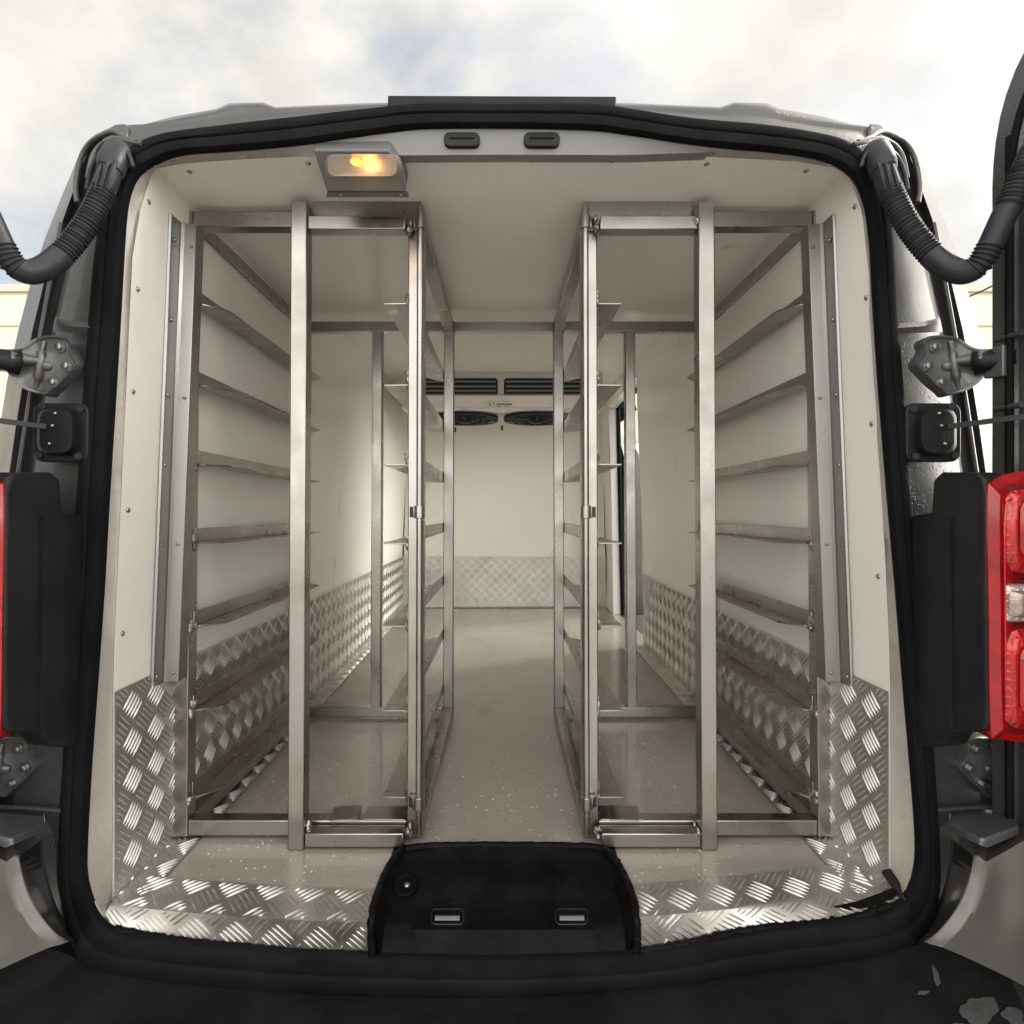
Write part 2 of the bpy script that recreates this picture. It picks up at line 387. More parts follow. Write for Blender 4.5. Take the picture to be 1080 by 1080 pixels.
# match by angle around the bay centre
def ang(p): return math.atan2(p.z-(EYE-.05), p.x)
def matched(p, ring):
    a = ang(p); best = None
    for q, r in zip(ring, ring[1:]):
        a0, a1 = ang(q), ang(r)
        if abs(a1-a0) > 3: continue
        if min(a0, a1)-1e-6 <= a <= max(a0, a1)+1e-6 and abs(a1-a0) > 1e-9: return lerp(q, r, (a-a0)/(a1-a0))
    return min(ring, key=lambda q: abs(ang(q)-a))
fl_r = [p for p in resample(fl, 160)]
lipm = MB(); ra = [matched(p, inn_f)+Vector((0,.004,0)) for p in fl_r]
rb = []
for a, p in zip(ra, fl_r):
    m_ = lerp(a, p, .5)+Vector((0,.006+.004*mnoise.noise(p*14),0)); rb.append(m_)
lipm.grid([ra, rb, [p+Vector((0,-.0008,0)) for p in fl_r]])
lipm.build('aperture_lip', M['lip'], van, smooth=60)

# header panel above the ceiling edge with two vent slots
hd = MB(); top = []; botm = []
for k in range(31):
    t = k/30; x = 270+(793-270)*t
    yt = interp(x, [(270,154),(330,150),(390,143),(440,137),(470,134.5),(600,134.5),(640,139),(700,148),(760,154),(793,157)])
    top.append(W(x, yt, .916)); p = front_ceiling[12]
    botm.append(W(x, interp(x, [(270,151),(335,150),(346,160),(400,164),(529,163),(660,163.5),(740,161),(793,158)]), .924))
hd.grid([[p+Vector((0,.02,.01)) for p in top], top, botm, [p+Vector((0,.02,0.0)) for p in botm]]); M['header'] = mat('header_panel', (.20,.20,.202), .35, bump=.02, bscale=9)
hdr = hd.build('header_panel', M['header'], van)
def rrect(cx, cy, w, h, r, d, n=4, slope=0):
    pts = []
    for (sx, sy, a0) in ((1,-1,-90),(1,1,0),(-1,1,90),(-1,-1,180)):
        for k in range(n+1):
            a = R(a0+90*k/n); px = cx+sx*(w/2-r)+r*math.cos(a); py = cy+sy*(h/2-r)+r*math.sin(a)
            pts.append(W(px, py, d+slope*(py-cy)))
    return pts
for cx in (487, 571.5):
    v = MB(); v.prism(rrect(cx,146.5,38,15,6,.9148), (0,.01,0)); vo = v.build('vent_slot', M['black'], hdr, bevel=.0012)
    for yy in (145.5,):
        q = MB(); q.box(W(cx-13,yy+.7,.9140),W(cx+13,yy-.7,.9146)); q.build('louvre', M['rubber'], hdr)

# interior lamp
lamp_ = MB()
fr = [W(330,158,.905),W(410,158,.905),W(417,166,.912),W(424,178,.925),W(428,203,.955),W(345,203,.955)]
lamp_.prism(fr, (0,.03,.05)); lampo = lamp_.build('interior_lamp', M['lampcase'], van, bevel=.003)
lg = MB(); lens = rrect(383.5,176.5,80,25,8,.918,slope=.0009)
lens = [p+Vector((0,-.004,0)) for p in lens]
c = sum(lens, Vector())/len(lens); rr = [[p for p in lens],[lerp(p,c,.06)+Vector((0,-.006,-.003)) for p in lens],[lerp(p,c,.35)+Vector((0,-.010,-.005)) for p in lens]]
lg.grid(rr, closed_u=True); n_ = len(lens); lg.f.append(tuple(range(2*n_, 3*n_))); lg.build('lamp_lens', M['lampglass'], lampo, smooth=60)
rf = MB(); rows = []
for k, (sc, dy) in enumerate(((1,-.0035),(.8,-.0028),(.3,-.0024))): rows.append([lerp(c+Vector((0,.004,0)),p,sc*.9)+Vector((0,dy,0)) for p in lens])
rf.grid(rows, closed_u=True); rf.f.append(tuple(range(2*n_, 3*n_))); rf.build('reflector', M['reflector'], lampo)
bb = MB(); bb.tube([W(371,170,.908),W(374,171,.906),W(379,172,.905),W(383,173,.907)], [.003,.005,.005,.003], 10); bb.build('bulb', M['bulb'], lampo)
fg = MB(); fg.prism([W(345,203,.956),W(430,203,.956),W(431,208,.966),W(344,208,.966)], (0,.003,.004))
for bx in (360, 423): fg.ball(W(bx,206,.962), .0035, n=8)
fg.build('lamp_flange', M['lampcase'], lampo)

# rivets on the linings
def rivet(p, n, parent, r=.0042):
    mb = MB(); mb.tube([Vector(p), Vector(p)+Vector(n)*.0012, Vector(p)+Vector(n)*.0026, Vector(p)+Vector(n)*.003], [r, r, r*.6, r*.15], 10)
    mb.build('rivet', M['rivet'], parent, smooth=60)
for ys, s, par in (((213,305,413,538,668,760),-1,wl),((218,314,447,608,735),1,wr)):
    for y in ys:
        d = .925 if y > 230 else .945
        z = EYE-(y-VY)/F*d; rivet((wallx(d,z,s)-s*.0005,d,z), (-s,0,0), par)
for x in (200,325,450,560,645,745,850):
    d = .945+.03*(abs(x-529)/330)**3; rivet(((x-VX)/F*d,d,ceil_z(d)-.0012), (0,0,-1), ceil)

# aluminium angle strips riveted to the side lining
for s in (-1, 1):
    stp = MB(); z0, z1 = EYE-.315, EYE+.535
    for (za, zb) in ((z0, z1),):
        xs = [wallx(1.03, z, s) for z in (za, zb)]
        pl = []
        for z, x in zip((za, zb), xs):
            pl.append([Vector((x-s*.001,1.000,z)),Vector((x-s*.0055,1.003,z)),Vector((x-s*.0055,1.030,z)),Vector((x-s*.010,1.035,z)),Vector((x-s*.0295,1.038,z)),Vector((x-s*.0295,1.0663,z)),Vector((x-s*.001,1.0663,z))])
        stp.grid(pl, closed_u=True); o4 = len(stp.v)-14; stp.f.append(tuple(range(o4, o4+7))); stp.f.append(tuple(range(o4+7, o4+14)))
    so = stp.build('trim_strip', M['alu'], van, bevel=.001)
    for k, fz in enumerate((.02,.14,.3,.47,.62,.78,.95)):
        z = z0+(z1-z0)*fz; x = wallx(1.03, z, s)
        rivet((x-s*.0055,1.012,z), (-s,0,0), so, .0038)
        if k in (0,2,4,6): rivet((x-s*.021,1.0365,z), (0,-1,0), so, .0034)

# ---- load floor with the notch for the latch
NX0, NX1, NY = GC-.201, GC+.209, 1.045
def fold_d(x): return .8485+.147*x*x+.03*x
def lip_pt(x):                  # where the sill meets the weatherstrip
    px = VX+x*F/.868
    y = interp(px, [(100,968),(127,982),(215,994),(300,1002),(395,1006),(533,1008),(683,1002),(784,981),(857,973),(900,967),(925,960),(950,948)])
    return W(px, y-1, .868)
fm = MB()
def fl_quad(x0, x1, y0, y1): fm.add([(x0,y0,FLOOR),(x1,y0,FLOOR),(x1,y1,FLOOR),(x0,y1,FLOOR)], [(0,1,2,3)])
fl_quad(-.71,NX0,.90,NY); fl_quad(NX1,.70,.90,NY); fl_quad(-.71,NX0,NY,BACK); fl_quad(NX0,NX1,NY,BACK); fl_quad(NX1,.70,NY,BACK)
fm.build('floor', M['floor'], van, smooth=0)
# loose water beads lying on the floor
bd = MB(); rnd = random.Random(3)
for _ in range(900):
    d = .95+rnd.random()**1.6*1.5; x = rnd.uniform(-.55,.55)
    if NX0-.02 < x < NX1+.02 and d < NY+.02: continue
    if mnoise.noise(Vector((x*3, d*3, 0))) < -.12: continue
    r = rnd.uniform(.0009,.0026)*(.7+.3*d); bd.ball((x,d,FLOOR), r, (1,rnd.uniform(.8,1.5),.45), 7, 4)
M['water'] = mat('water_bead', (.55,.51,.46), .12, coat=1)
bo = bd.build('water_beads', M['water'], van); bo['kind'] = 'stuff'

# ---- tread plate (raised bars) on any plate f(u, v, h)
def tread(name, f, U, V, parent, cell=.0315, nb=5, nu=8, nv=3, hgt=.0024, phase=0, inside=None):
    mb = MB(); mb.grid([[f(U*i/nu, V*j/nv, 0) for i in range(nu+1)] for j in range(nv+1)])
    L = cell*1.30; wd = .0018; m_ = .0015
    for a in range(-1, int(U/cell)+2):
        for b in range(-1, int(V/cell)+2):
            if (a+phase) % 2 != b % 2: continue
            th = R(45) if b % 2 else R(-45)
            cu, cv = (a+.35)*cell, (b+.45)*cell; du, dv = math.cos(th), math.sin(th)
            for k in range(nb):
                q = k-(nb-1)/2; o = q*cell*.265
                ou, ov = cu-dv*o, cv+du*o
                l = L/2*(1-.04*abs(q)); t0, t1 = -l, l                    # clip the bar to the sheet
                for c0, dd, hi in ((ou, du, U), (ov, dv, V)):
                    ta, tb = (m_-c0)/dd, (hi-m_-c0)/dd
                    t0, t1 = max(t0, min(ta, tb)), min(t1, max(ta, tb))
                if t1-t0 < .008: continue
                if inside and not inside(ou, ov): continue
                tm, l = (t0+t1)/2, (t1-t0)/2; ou += du*tm; ov += dv*tm
                pts = []
                for (tu, tv, h) in ((-1,0,0),(-.6,-1,0),(.6,-1,0),(1,0,0),(.6,1,0),(-.6,1,0),(-.5,0,1),(.5,0,1)):
                    pts.append((min(max(ou+du*tu*l-dv*tv*wd,.0005),U-.0005), min(max(ov+dv*tu*l+du*tv*wd,.0005),V-.0005), h*hgt))
                mb.add([f(p[0], p[1], p[2]+.0002) for p in pts], [(0,1,6),(1,2,7,6),(2,3,7),(3,4,7),(4,5,6,7),(5,0,6)])
    return mb.build(name, M['tread'], parent, smooth=60)
KH = .333
for s in (-1, 1):
    Dk0, Dk1 = .907, (BACK-.004 if s < 0 else DO0)
    kp = tread('kick_plate', lambda u, v, h: Vector((wallx(Dk0+u, FLOOR+v, s)-s*(.0035+h), Dk0+u, FLOOR+.002+v)), Dk1-Dk0, KH, van, nu=12)
    tread('floor_flange', lambda u, v, h: Vector((wallx(Dk0+u, FLOOR, s)-s*(.0035+v), Dk0+u, FLOOR+.0025+h)), Dk1-Dk0, .052, kp, nu=12, nv=1, phase=1)
kf = tread('kick_plate', lambda u, v, h: Vector((wallx(BACK,FLOOR,-1)+.005+u, BACK-.0035-h, FLOOR+.002+v)), wallx(BACK,FLOOR,1)-wallx(BACK,FLOOR,-1)-.01, KH, van)
tread('floor_flange', lambda u, v, h: Vector((wallx(BACK,FLOOR,-1)+.06+u, BACK-.0035-v, FLOOR+.0035+h)), 1.2, .045, kf, nv=1)
# sill plates either side of the latch, folded over the floor edge
SD = .074
def sill(x0, x1):
    def f(u, v, h):
        x = x0+u; fd = fold_d(x)
        if v < .05:                                     # front face
            t = v/.05; b = lip_pt(x)
            return Vector((x, lerp(b.y+.001, fd, t)-h*.8, lerp(b.z, FLOOR+.0035, t)+h*.5))
        q = v-.05
        return Vector((x, fd+q, FLOOR+.0035+h))
    return f
for (x0, x1) in ((GC-.622, NX0-.004), (NX1+.004, GC+.622)):
    mb = tread('sill_plate', sill(x0, x1), x1-x0, .05+SD, van, nu=14, nv=15, cell=.033, nb=5)

# ---- latch recess painted black
lr = MB()
rowsr = []
NF = .862
prof_r = [(NY,FLOOR+.0045),(NY-.006,FLOOR+.003),(NY-.016,FLOOR-.008),(.99,FLOOR-.014),(.955,FLOOR-.021),(.948,FLOOR-.028),(.90,FLOOR-.036),(.886,FLOOR-.036),(NF,FLOOR-.068)]
for yy, z in prof_r:
    row = []
    for k in range(29):
        t = k/28; x = lerp(NX0, NX1, t); e_ = min(t, 1-t)
        lift = 0
        if e_ < .04: lift = (1-e_/.04)**1.5
        zz_ = lerp(z, FLOOR+.004, lift)
        inset = .11 < t < .89
        if not inset and yy in (.948,.90): zz_ = lerp(FLOOR-.021-.009*(.955-yy)/.055, FLOOR+.004, lift)
        yn = yy - .040*max(0, 1-e_/.11)**2*(1 if .99 < yy < NY-.001 else 0)
        row.append(Vector((x, yn, zz_+.0008*mnoise.noise(Vector((x*40, yy*40, 1))))))
    rowsr.append(row)
lr.grid(rowsr); lat = lr.build('latch_recess', M['tar'], van, smooth=50)
# uneven bead of sealant round the recess and along the sill edge
def bead(path, r0, amp, seed, flat=1):
    mb = MB(); p = spline(path, 14); rs = [max(.002, r0+amp*mnoise.noise(Vector((i*.55, seed, 0)))+amp*.6*mnoise.noise(Vector((i*1.7, seed, 4)))) for i in range(len(p))]
    p = [q+Vector((amp*.7*mnoise.noise(q*60), amp*.7*mnoise.noise(q*60+Vector((5,0,0))), 0)) for q in p]
    mb.tube(p, rs, 10); return mb
b_ = bead([(NX0+.002,.862,FLOOR-.06),(NX0,.862,FLOOR-.03),(NX0,.864,FLOOR-.004),(NX0-.002,.90,FLOOR+.004),(NX0+.001,.97,FLOOR+.003),(NX0+.008,1.005,FLOOR+.004),(NX0+.030,NY-.010,FLOOR+.004),(GC-.1,NY+.001,FLOOR+.002),(GC,NY+.002,FLOOR+.002),(GC+.12,NY,FLOOR+.002),
           (NX1-.030,NY-.010,FLOOR+.004),(NX1-.008,1.005,FLOOR+.004),(NX1,.97,FLOOR+.003),(NX1+.003,.90,FLOOR+.004),(NX1,.864,FLOOR-.004),(NX1,.862,FLOOR-.03),(NX1-.002,.862,FLOOR-.06)], .0066, .0017, 1)
b_.build('sealant_bead', M['tar'], lat, smooth=60)
for s in (-1, 1):
    xs = [NX0+.01+(GC-.60-NX0-.01)*k/8 for k in range(9)] if s < 0 else [NX1-.01+(GC+.60-NX1+.01)*k/8 for k in range(9)]
    pth = []
    for x in xs:
        fd = fold_d(x); b = lip_pt(x); pth.append((x, b.y-.001, b.z-.002+.003*mnoise.noise(Vector((x*9,0,0)))))
    bead(pth, .0055, .003, 9+s).build('sealant_bead', M['tar'], lat, smooth=60)
# a filler strip of black sill between floor edge and weatherstrip
fs = MB(); rr_ = []
for k in range(41):
    x = -.63+1.25*k/40; fd = fold_d(x)
    b = lip_pt(x); rr_.append([Vector((x, b.y+.02, b.z+.004)), Vector((x, b.y+.004, b.z-.002)), Vector((x, b.y-.002, b.z-.012)), Vector((x,b.y+.01,b.z-.1))])
fs.grid(rr_); fs.build('sill_channel', M['tar'], van, smooth=60)
rg = MB(); rg.bar(W(934,918,.905), W(958,952,.862), .014, .010); rg.build('rubber_tab', M['black'], lat, bevel=.002)
M['striker'] = mat('striker_metal', (.13,.13,.13), .3, .9)
# strikers and drain hole
for px in (472, 603):
    st_ = MB(); st_.prism([p+Vector((0,0,.0)) for p in rrect(px,967,33,15,5,.9135,slope=-.0018)], (0,0,-.004)); rp_ = rrect(px,967,34,16,5,.9125,slope=-.0018); st_.tube(rp_+rp_[:1], .0016, 6, False); so = st_.build('striker_slot', M['dark'], lat, bevel=.001)
    sb = MB(); sb.tube([W(px-13,968.5,.9085),W(px+13,968.5,.9085)], .0050, 10); sb.build('striker_bar', M['striker'], lat)
dh = MB(); ctr = W(428,935,.962)
ringp = [ctr+Vector((.018*math.cos(a),.018*math.sin(a),.002+.005*math.sin(a))) for a in (2*math.pi*k/20 for k in range(20))]
dh.tube(ringp+ringp[:1], .0032, 8, False); dh.prism([p+Vector((0,0,.0015)) for p in ringp], (0,0,-.001)); dh.build('drain_hole', M['tar'], lat)
db = MB(); db.ball(ctr+Vector((.002,0,.003)), .006, (1,1,.6)); db.build('drain_bolt', M['bolt'], lat)

# ---- black bumper step and silver corners
bs = MB(); tp = [(-120,940),(-20,975),(60,1000),(100,1015),(200,1033),(300,1041),(420,1046),(533,1047),(660,1040),(790,1024),(900,1008),(960,996),(1005,980),(1080,955),(1180,920)]
tp = spline([W(x,y-3,.868) for x, y in tp], 4)
bs.grid([[p+Vector((0,.02,.0)) for p in tp],[p+Vector((0,-.004,-.004)) for p in tp],[Vector((p.x*1.16,p.y-.07,FLOOR-.135+.25*(p.z-FLOOR+.11))) for p in tp],[Vector((p.x*1.45,p.y-.19,FLOOR-.145+.15*(p.z-FLOOR+.11))) for p in tp],[Vector((p.x*1.45,p.y-.205,FLOOR-.17)) for p in tp],[Vector((p.x*1.45,p.y-.20,.34)) for p in tp]])
bso = bs.build('bumper_step', M['bumper'], van, smooth=40)
M['scuff'] = mat('scuffed_paint', (.05,.049,.047), .6, bump=.3, bscale=200, col2=(.03,.03,.029), cscale=60)
r1 = [p+Vector((0,-.004,-.004)) for p in tp]; r2_ = [Vector((p.x*1.16,p.y-.07,FLOOR-.135+.25*(p.z-FLOOR+.11))) for p in tp]
def onstep(x, v):
    for k in range(len(tp)-1):
        a = lerp(r1[k], r2_[k], v); b = lerp(r1[k+1], r2_[k+1], v)
        if a.x <= x <= b.x: return lerp(a, b, (x-a.x)/(b.x-a.x))
    return lerp(r1[-1], r2_[-1], v)
rs_ = random.Random(11)
for cx_, cv_, rx_, rv_ in ((.690,.72,.034,.16),(.655,.93,.014,.10),(.735,.85,.02,.10),(.62,.5,.010,.03),(.648,.35,.005,.12),(-.34,.8,.012,.05),(.12,.9,.010,.04)):
    q = MB(); pp = []
    for k in range(40):
        a = 2*math.pi*k/40; rr2 = .85+.55*mnoise.noise(Vector((cx_*50+1.1*math.cos(a), 1.1*math.sin(a), cv_*9)))+rs_.uniform(-.05,.05); pp.append(onstep(cx_+rx_*rr2*math.cos(a), cv_+rv_*rr2*math.sin(a))+Vector((0,-.0012,.0012)))
    q.add(pp, [tuple(range(40))]); q.build('scuff', M['scuff'], bso, smooth=0)
# corner mouldings: arcs running from the pillar ledge down to the step
A = [[(988,885),(989,915),(987,940),(978,965),(966,985),(955,996)],
     [(1003,885),(1000,915),(994,940),(985,963),(972,982),(960,994)],
     [(1005,885),(1003,915),(997,940),(988,964),(976,984),(966,994)],
     [(1026,902),(1022,925),(1014,948),(1002,968),(987,985),(974,993)],
     [(1031,902),(1029,926),(1020,952),(1007,974),(992,990),(982,996)],
     [(1040,909),(1036,932),(1028,955),(1015,977),(1003,990),(994,999)],
     [(1062,897),(1062,930),(1056,960),(1046,985),(1036,1003),(1028,1014)],
     [(1085,884),(1092,925),(1092,965),(1088,1000),(1084,1025),(1080,1040)],
     [(1150,850),(1165,910),(1170,970),(1170,1020),(1165,1060),(1160,1090)],
     [(1300,800),(1300,900),(1300,980),(1300,1050),(1300,1100),(1300,1160)]]
DA = [.884,.880,.874,.80,.795,.79,.785,.775,.76,.745]
cm = MB(); grd = []
for k, (a, d) in enumerate(zip(A, DA)):
    grd.append(spline([W(x, y, d-(.012*(i/5))) for i, (x, y) in enumerate(a)], 5))
main_ = [list(c) for c in zip(*[spline(list(col), 4) for col in zip(*grd[5:])])]
grd2 = grd[2:5]+main_
last = [p+Vector((.02,.25,0)) for p in grd[-1]]
cm.grid(grd2+[last]); edge = grd[2:]
dk = MB(); dk.grid(grd[:3])
for mbx, m_, nm in ((cm,'silver','bumper_corner'),(dk,'paint','sill_return')):
    mbx.build(nm, M[m_], van, smooth=32); mbx.mirror().build(nm, M[m_], van, smooth=32)
# black wedge face inside the corner
wd = MB(); wd.grid([[p+Vector((-.001,-.002,0)) for p in grd[2]], [p+Vector((-.001,-.002,0)) for p in grd[3]]]); wd.build('corner_infill', M['black'], van); wd.mirror().build('corner_infill', M['black'], van)
# ledge on top of the corner
lg_ = MB(); L0 = [(985,853),(1000,851),(1002,851),(1030,849),(1036,849),(1045,849),(1064,849),(1092,848),(1180,840)]
L1 = [g_[0] for g_ in grd[:9]]; L0 = [W(x,y,d) for (x,y),d in zip(L0,(.888,.89,.89,.892,.893,.894,.896,.90,.92))]
lg_.grid([L0, [lerp(a,b,.5) for a,b in zip(L0,L1)], [lerp(a,b,.93)+Vector((0,0,.002)) for a,b in zip(L0,L1)], L1])
lg_.build('corner_ledge', M['silver'], van, smooth=30); lg_.mirror().build('corner_ledge', M['silver'], van, smooth=30)
bf = MB(); bf.add([W(1002,861,.858),W(1066,856,.85),W(1074,872,.80),W(1040,886,.785),W(1034,883,.787),W(1001,868,.85),
                   W(1075,880,.80),W(1041,894,.785),W(1033,891,.787),W(1000,876,.85)], [(0,1,2,3,4,5),(2,6,7,3),(3,7,8,4),(4,8,9,5)])
bf.build('buffer_block', M['hinge'], van, bevel=.003); bf.mirror().build('buffer_block', M['hinge'], van, bevel=.003)
# horizontal crease under the lower hinge
cr = MB(); cr.tube([W(983,855,.868),W(1020,852,.872),W(1066,851,.874),W(1110,856,.874)], .0035, 8); cr.build('pillar_crease', M['paint'], van); cr.mirror().build('pillar_crease', M['paint'], van)
# folded step in the upper pillar
fo = MB(); fo.grid([[W(945,341,.896),W(975,339,.899),W(986,336,.902),W(990,333,.906)],[W(945,346,.890),W(975,344,.893),W(987,341,.897),W(992,338,.904)],[W(946,352,.896),W(975,351,.903),W(988,350,.906),W(994,350,.912)]])
fo.build('pillar_fold', M['paint'], van, smooth=60); fo.mirror().build('pillar_fold', M['paint'], van, smooth=60)

# ---- hinges
HP = [(972,362),(976,356),(988,353),(1004,354),(1014,358),(1024,365),(1036,368),(1052,367),(1066,364),(1067,386),(1052,389),(1042,392),(1034,403),(1022,411),(1010,415),(999,417),(994,412),(985,405),(975,395),(967,386),(967,380),(972,373),(974,367)]
def hinge(dx, dy, mirror):
    f_ = lambda x, y, d: W(x+dx, y+dy, d)
    def hd_(x): return .882 if x < 1012 else .882-.032*min(1, (x-1012)/45)
    mb = MB(); pts = spline([f_(x, y, hd_(x)) for x, y in HP], 3, True)
    c_ = f_(1003,384,.880)
    n = len(pts); mb.grid([[p+Vector((0,.018,0)) for p in pts], [p+Vector((0,.002,0)) for p in pts], [lerp(p, c_, .03)+Vector((0,-.0015,0)) for p in pts], [lerp(p, c_, .09)+Vector((0,-.001,0)) for p in pts], [lerp(p, c_, .14)+Vector((0,.002,0)) for p in pts], [lerp(p, c_, .5)+Vector((0,.002,0)) for p in pts]], closed_u=True)
    mb.f.append(tuple(range(len(mb.v)-n, len(mb.v))))
    parts = [(mb, 'hinge', 'hinge', None)]
    sub = []
    for bx, by in ((986,366),(979,386),(993,403)):
        q = MB(); p = f_(bx, by, .880); q.tube([p+Vector((0,.008,0)), p], .0088, 18); q.tube([p, p+Vector((0,-.0045,0)), p+Vector((0,-.005,0))], [.0056,.0056,.0045], 6); sub.append((q, 'hinge_bolt', 'bolt'))
    q = MB(); q.tube(spline([f_(1002,360,.881),f_(1005,372,.878),f_(1006,384,.876),f_(1009,398,.878),f_(1011,409,.882)], 4), [.003]*4+[.006]*9+[.003]*4, 10)
    q.ball(f_(1000,386,.881), .011, (1,.7,.8), 12, 8); sub.append((q, 'hinge_rib', 'hinge'))
    q = MB(); q.tube(spline([f_(1006,381,.876),f_(1022,379,.866),f_(1036,378,.856)], 4), [.005,.006,.007,.008,.009,.010,.010,.011,.011], 10); sub.append((q, 'hinge_rib', 'hinge'))
    q = MB(); q.grid([[f_(1026,368,.862),f_(1040,370,.852),f_(1054,369,.842),f_(1072,363,.832)],[f_(1024,375,.856),f_(1040,375,.846),f_(1054,374,.837),f_(1072,371,.828)],[f_(1024,384,.856),f_(1040,383,.846),f_(1054,382,.837),f_(1072,381,.828)],[f_(1028,396,.862),f_(1041,391,.852),f_(1054,388,.842),f_(1072,388,.832)]])
    sub.append((q, 'hinge_arm', 'black'))
    q = MB(); q.tube([f_(1070,359,.836), f_(1070,391,.836)], .006, 12); sub.append((q, 'hinge_pin', 'bolt'))
    base = None
    for mbx, nm, m_, _ in parts: base = (mbx.mirror() if mirror else mbx).build(nm, M[m_], van, smooth=40, bevel=0)
    for mbx, nm, m_ in sub: (mbx.mirror() if mirror else mbx).build(nm, M[m_], base, smooth=45, solid=(.006 if nm == 'hinge_arm' else 0))
for mi in (False, True):
    hinge(0, 0, mi); hinge(44, 424, mi)

# ---- door check units and straps
for mi in (False, True):
    q = MB(); pl = rrect(985,456,58,62,10,.880); q.prism(pl, (0,.012,0))
    q2 = MB(); a = rrect(989,455,40,50,12,.872); b2 = rrect(989,455,34,44,11,.862); q2.grid([[p+Vector((0,.008,0)) for p in a], a, b2], closed_u=True); n = len(a); q2.f.append(tuple(range(2*n, 3*n)))
    sub = []
    for bx, by in ((964,431),(1004,428),(1008,480),(966,481)):
        r_ = MB(); r_.tube([W(bx,by,.879),W(bx,by,.875)], .005, 12); sub.append((r_, 'screw', 'black'))
    for bx, by in ((990,436),(993,449),(996,468)):
        r_ = MB(); r_.ball(W(bx,by,.861), .0028, n=8); sub.append((r_, 'screw', 'bolt'))
    st_ = MB(); st_.bar(W(1000,450,.862), W(1068,441,.80), .005, .0075); st_.bar(W(1068,441,.80), W(1150,432,.74), .005, .0075)
    sub.append((st_, 'check_strap', 'dark')); sub.append((q2, 'check_cover', 'black'))
    base = (q.mirror() if mi else q).build('door_check', M['black'], van, bevel=.002)
    for mbx, nm, m_ in sub: (mbx.mirror() if mi else mbx).build(nm, M[m_], base, smooth=45)

# ---- corrugated cable conduits
def hose(mi):
    path = [(922,158,.895),(929,170,.872),(935,190,.862),(944,212,.856),(958,238,.848),(978,264,.835),(998,281,.82),(1016,287,.805),(1031,280,.792),(1043,262,.782),(1057,232,.772),(1072,200,.765),(1090,160,.76),(1110,120,.765)]
    p = spline([W(*q) for q in path], 40); n = len(p); rs = []
    ridges = lambda t: (t < .40 and t > .19) or (.60 < t < .70) or (.80 < t < .93)
    acc = 0
    for i, q in enumerate(p):
        t = i/(n-1); acc += (p[i]-p[i-1]).length if i else 0
        r0 = .0157
        if t < .12: r0 = interp(t, [(0,.016),(.03,.0200),(.10,.0195),(.15,.0160)])
        rs.append(r0+(.0014*math.sin(acc/.0056*2*math.pi) if ridges(t) else (.0012 if .4 < t < .6 else 0)))
    mb = MB(); mb.tube(p, rs, 20)
    o = (mb.mirror() if mi else mb).build('cable_conduit', M['hose'], van, smooth=70)
    bt = MB()
    for k in range(3):
        x = 924+k*7; bt.tube(spline([W(x,164+abs(k-1)*3,.869),W(x+3,172+abs(k-1)*2,.850),W(x+7,188,.843),W(x+10,200,.842)], 4), [.001,.0018,.0024,.0026,.0026,.0026,.0026,.0026,.0026,.0022,.0016,.0012,.001], 8)
    rim = spline([W(908,176,.878),W(914,162,.878),W(928,157,.878),W(944,163,.879),W(953,180,.880),W(957,200,.880)], 5); bt.tube(rim, .0032, 8)
    (bt.mirror() if mi else bt).build('conduit_boot', M['hose'], o, smooth=60)
hose(False); hose(True)
# rain gutter ridges round the top corner
for mi in (False, True):
    for pts, r in (([(905,150,.905),(916,146,.915),(928,139,.93),(940,142,.94),(955,151,.95),(965,168,.955),(970,195,.955),(968,214,.945)], .0042), ([(900,152,.90),(912,150,.905),(926,146,.915),(942,152,.925),(952,165,.925),(957,188,.92)], .0034)):
        q = MB(); q.tube(spline([W(*a) for a in pts], 5), r, 8); (q.mirror() if mi else q).build('gutter_ridge', M['paint'], van, smooth=60)
    q = MB(); q.prism([W(918,130,.955),W(930,131,.955),W(936,137,.95),(W(928,146,.935)),W(916,143,.94)], (0,.03,0)); (q.mirror() if mi else q).build('roof_bracket', M['paint'], van, bevel=.003)
    # outer pillar pressings beside the channel
    q = MB(); q.tube(spline([W(x,y,d) for x,y,d in ((985,235,.945),(997,300,.94),(1008,360,.94),(1018,420,.935),(1027,480,.93),(1030,500,.93))], 5), .0035, 8); (q.mirror() if mi else q).build('pillar_ridge', M['paint'], van, smooth=60)

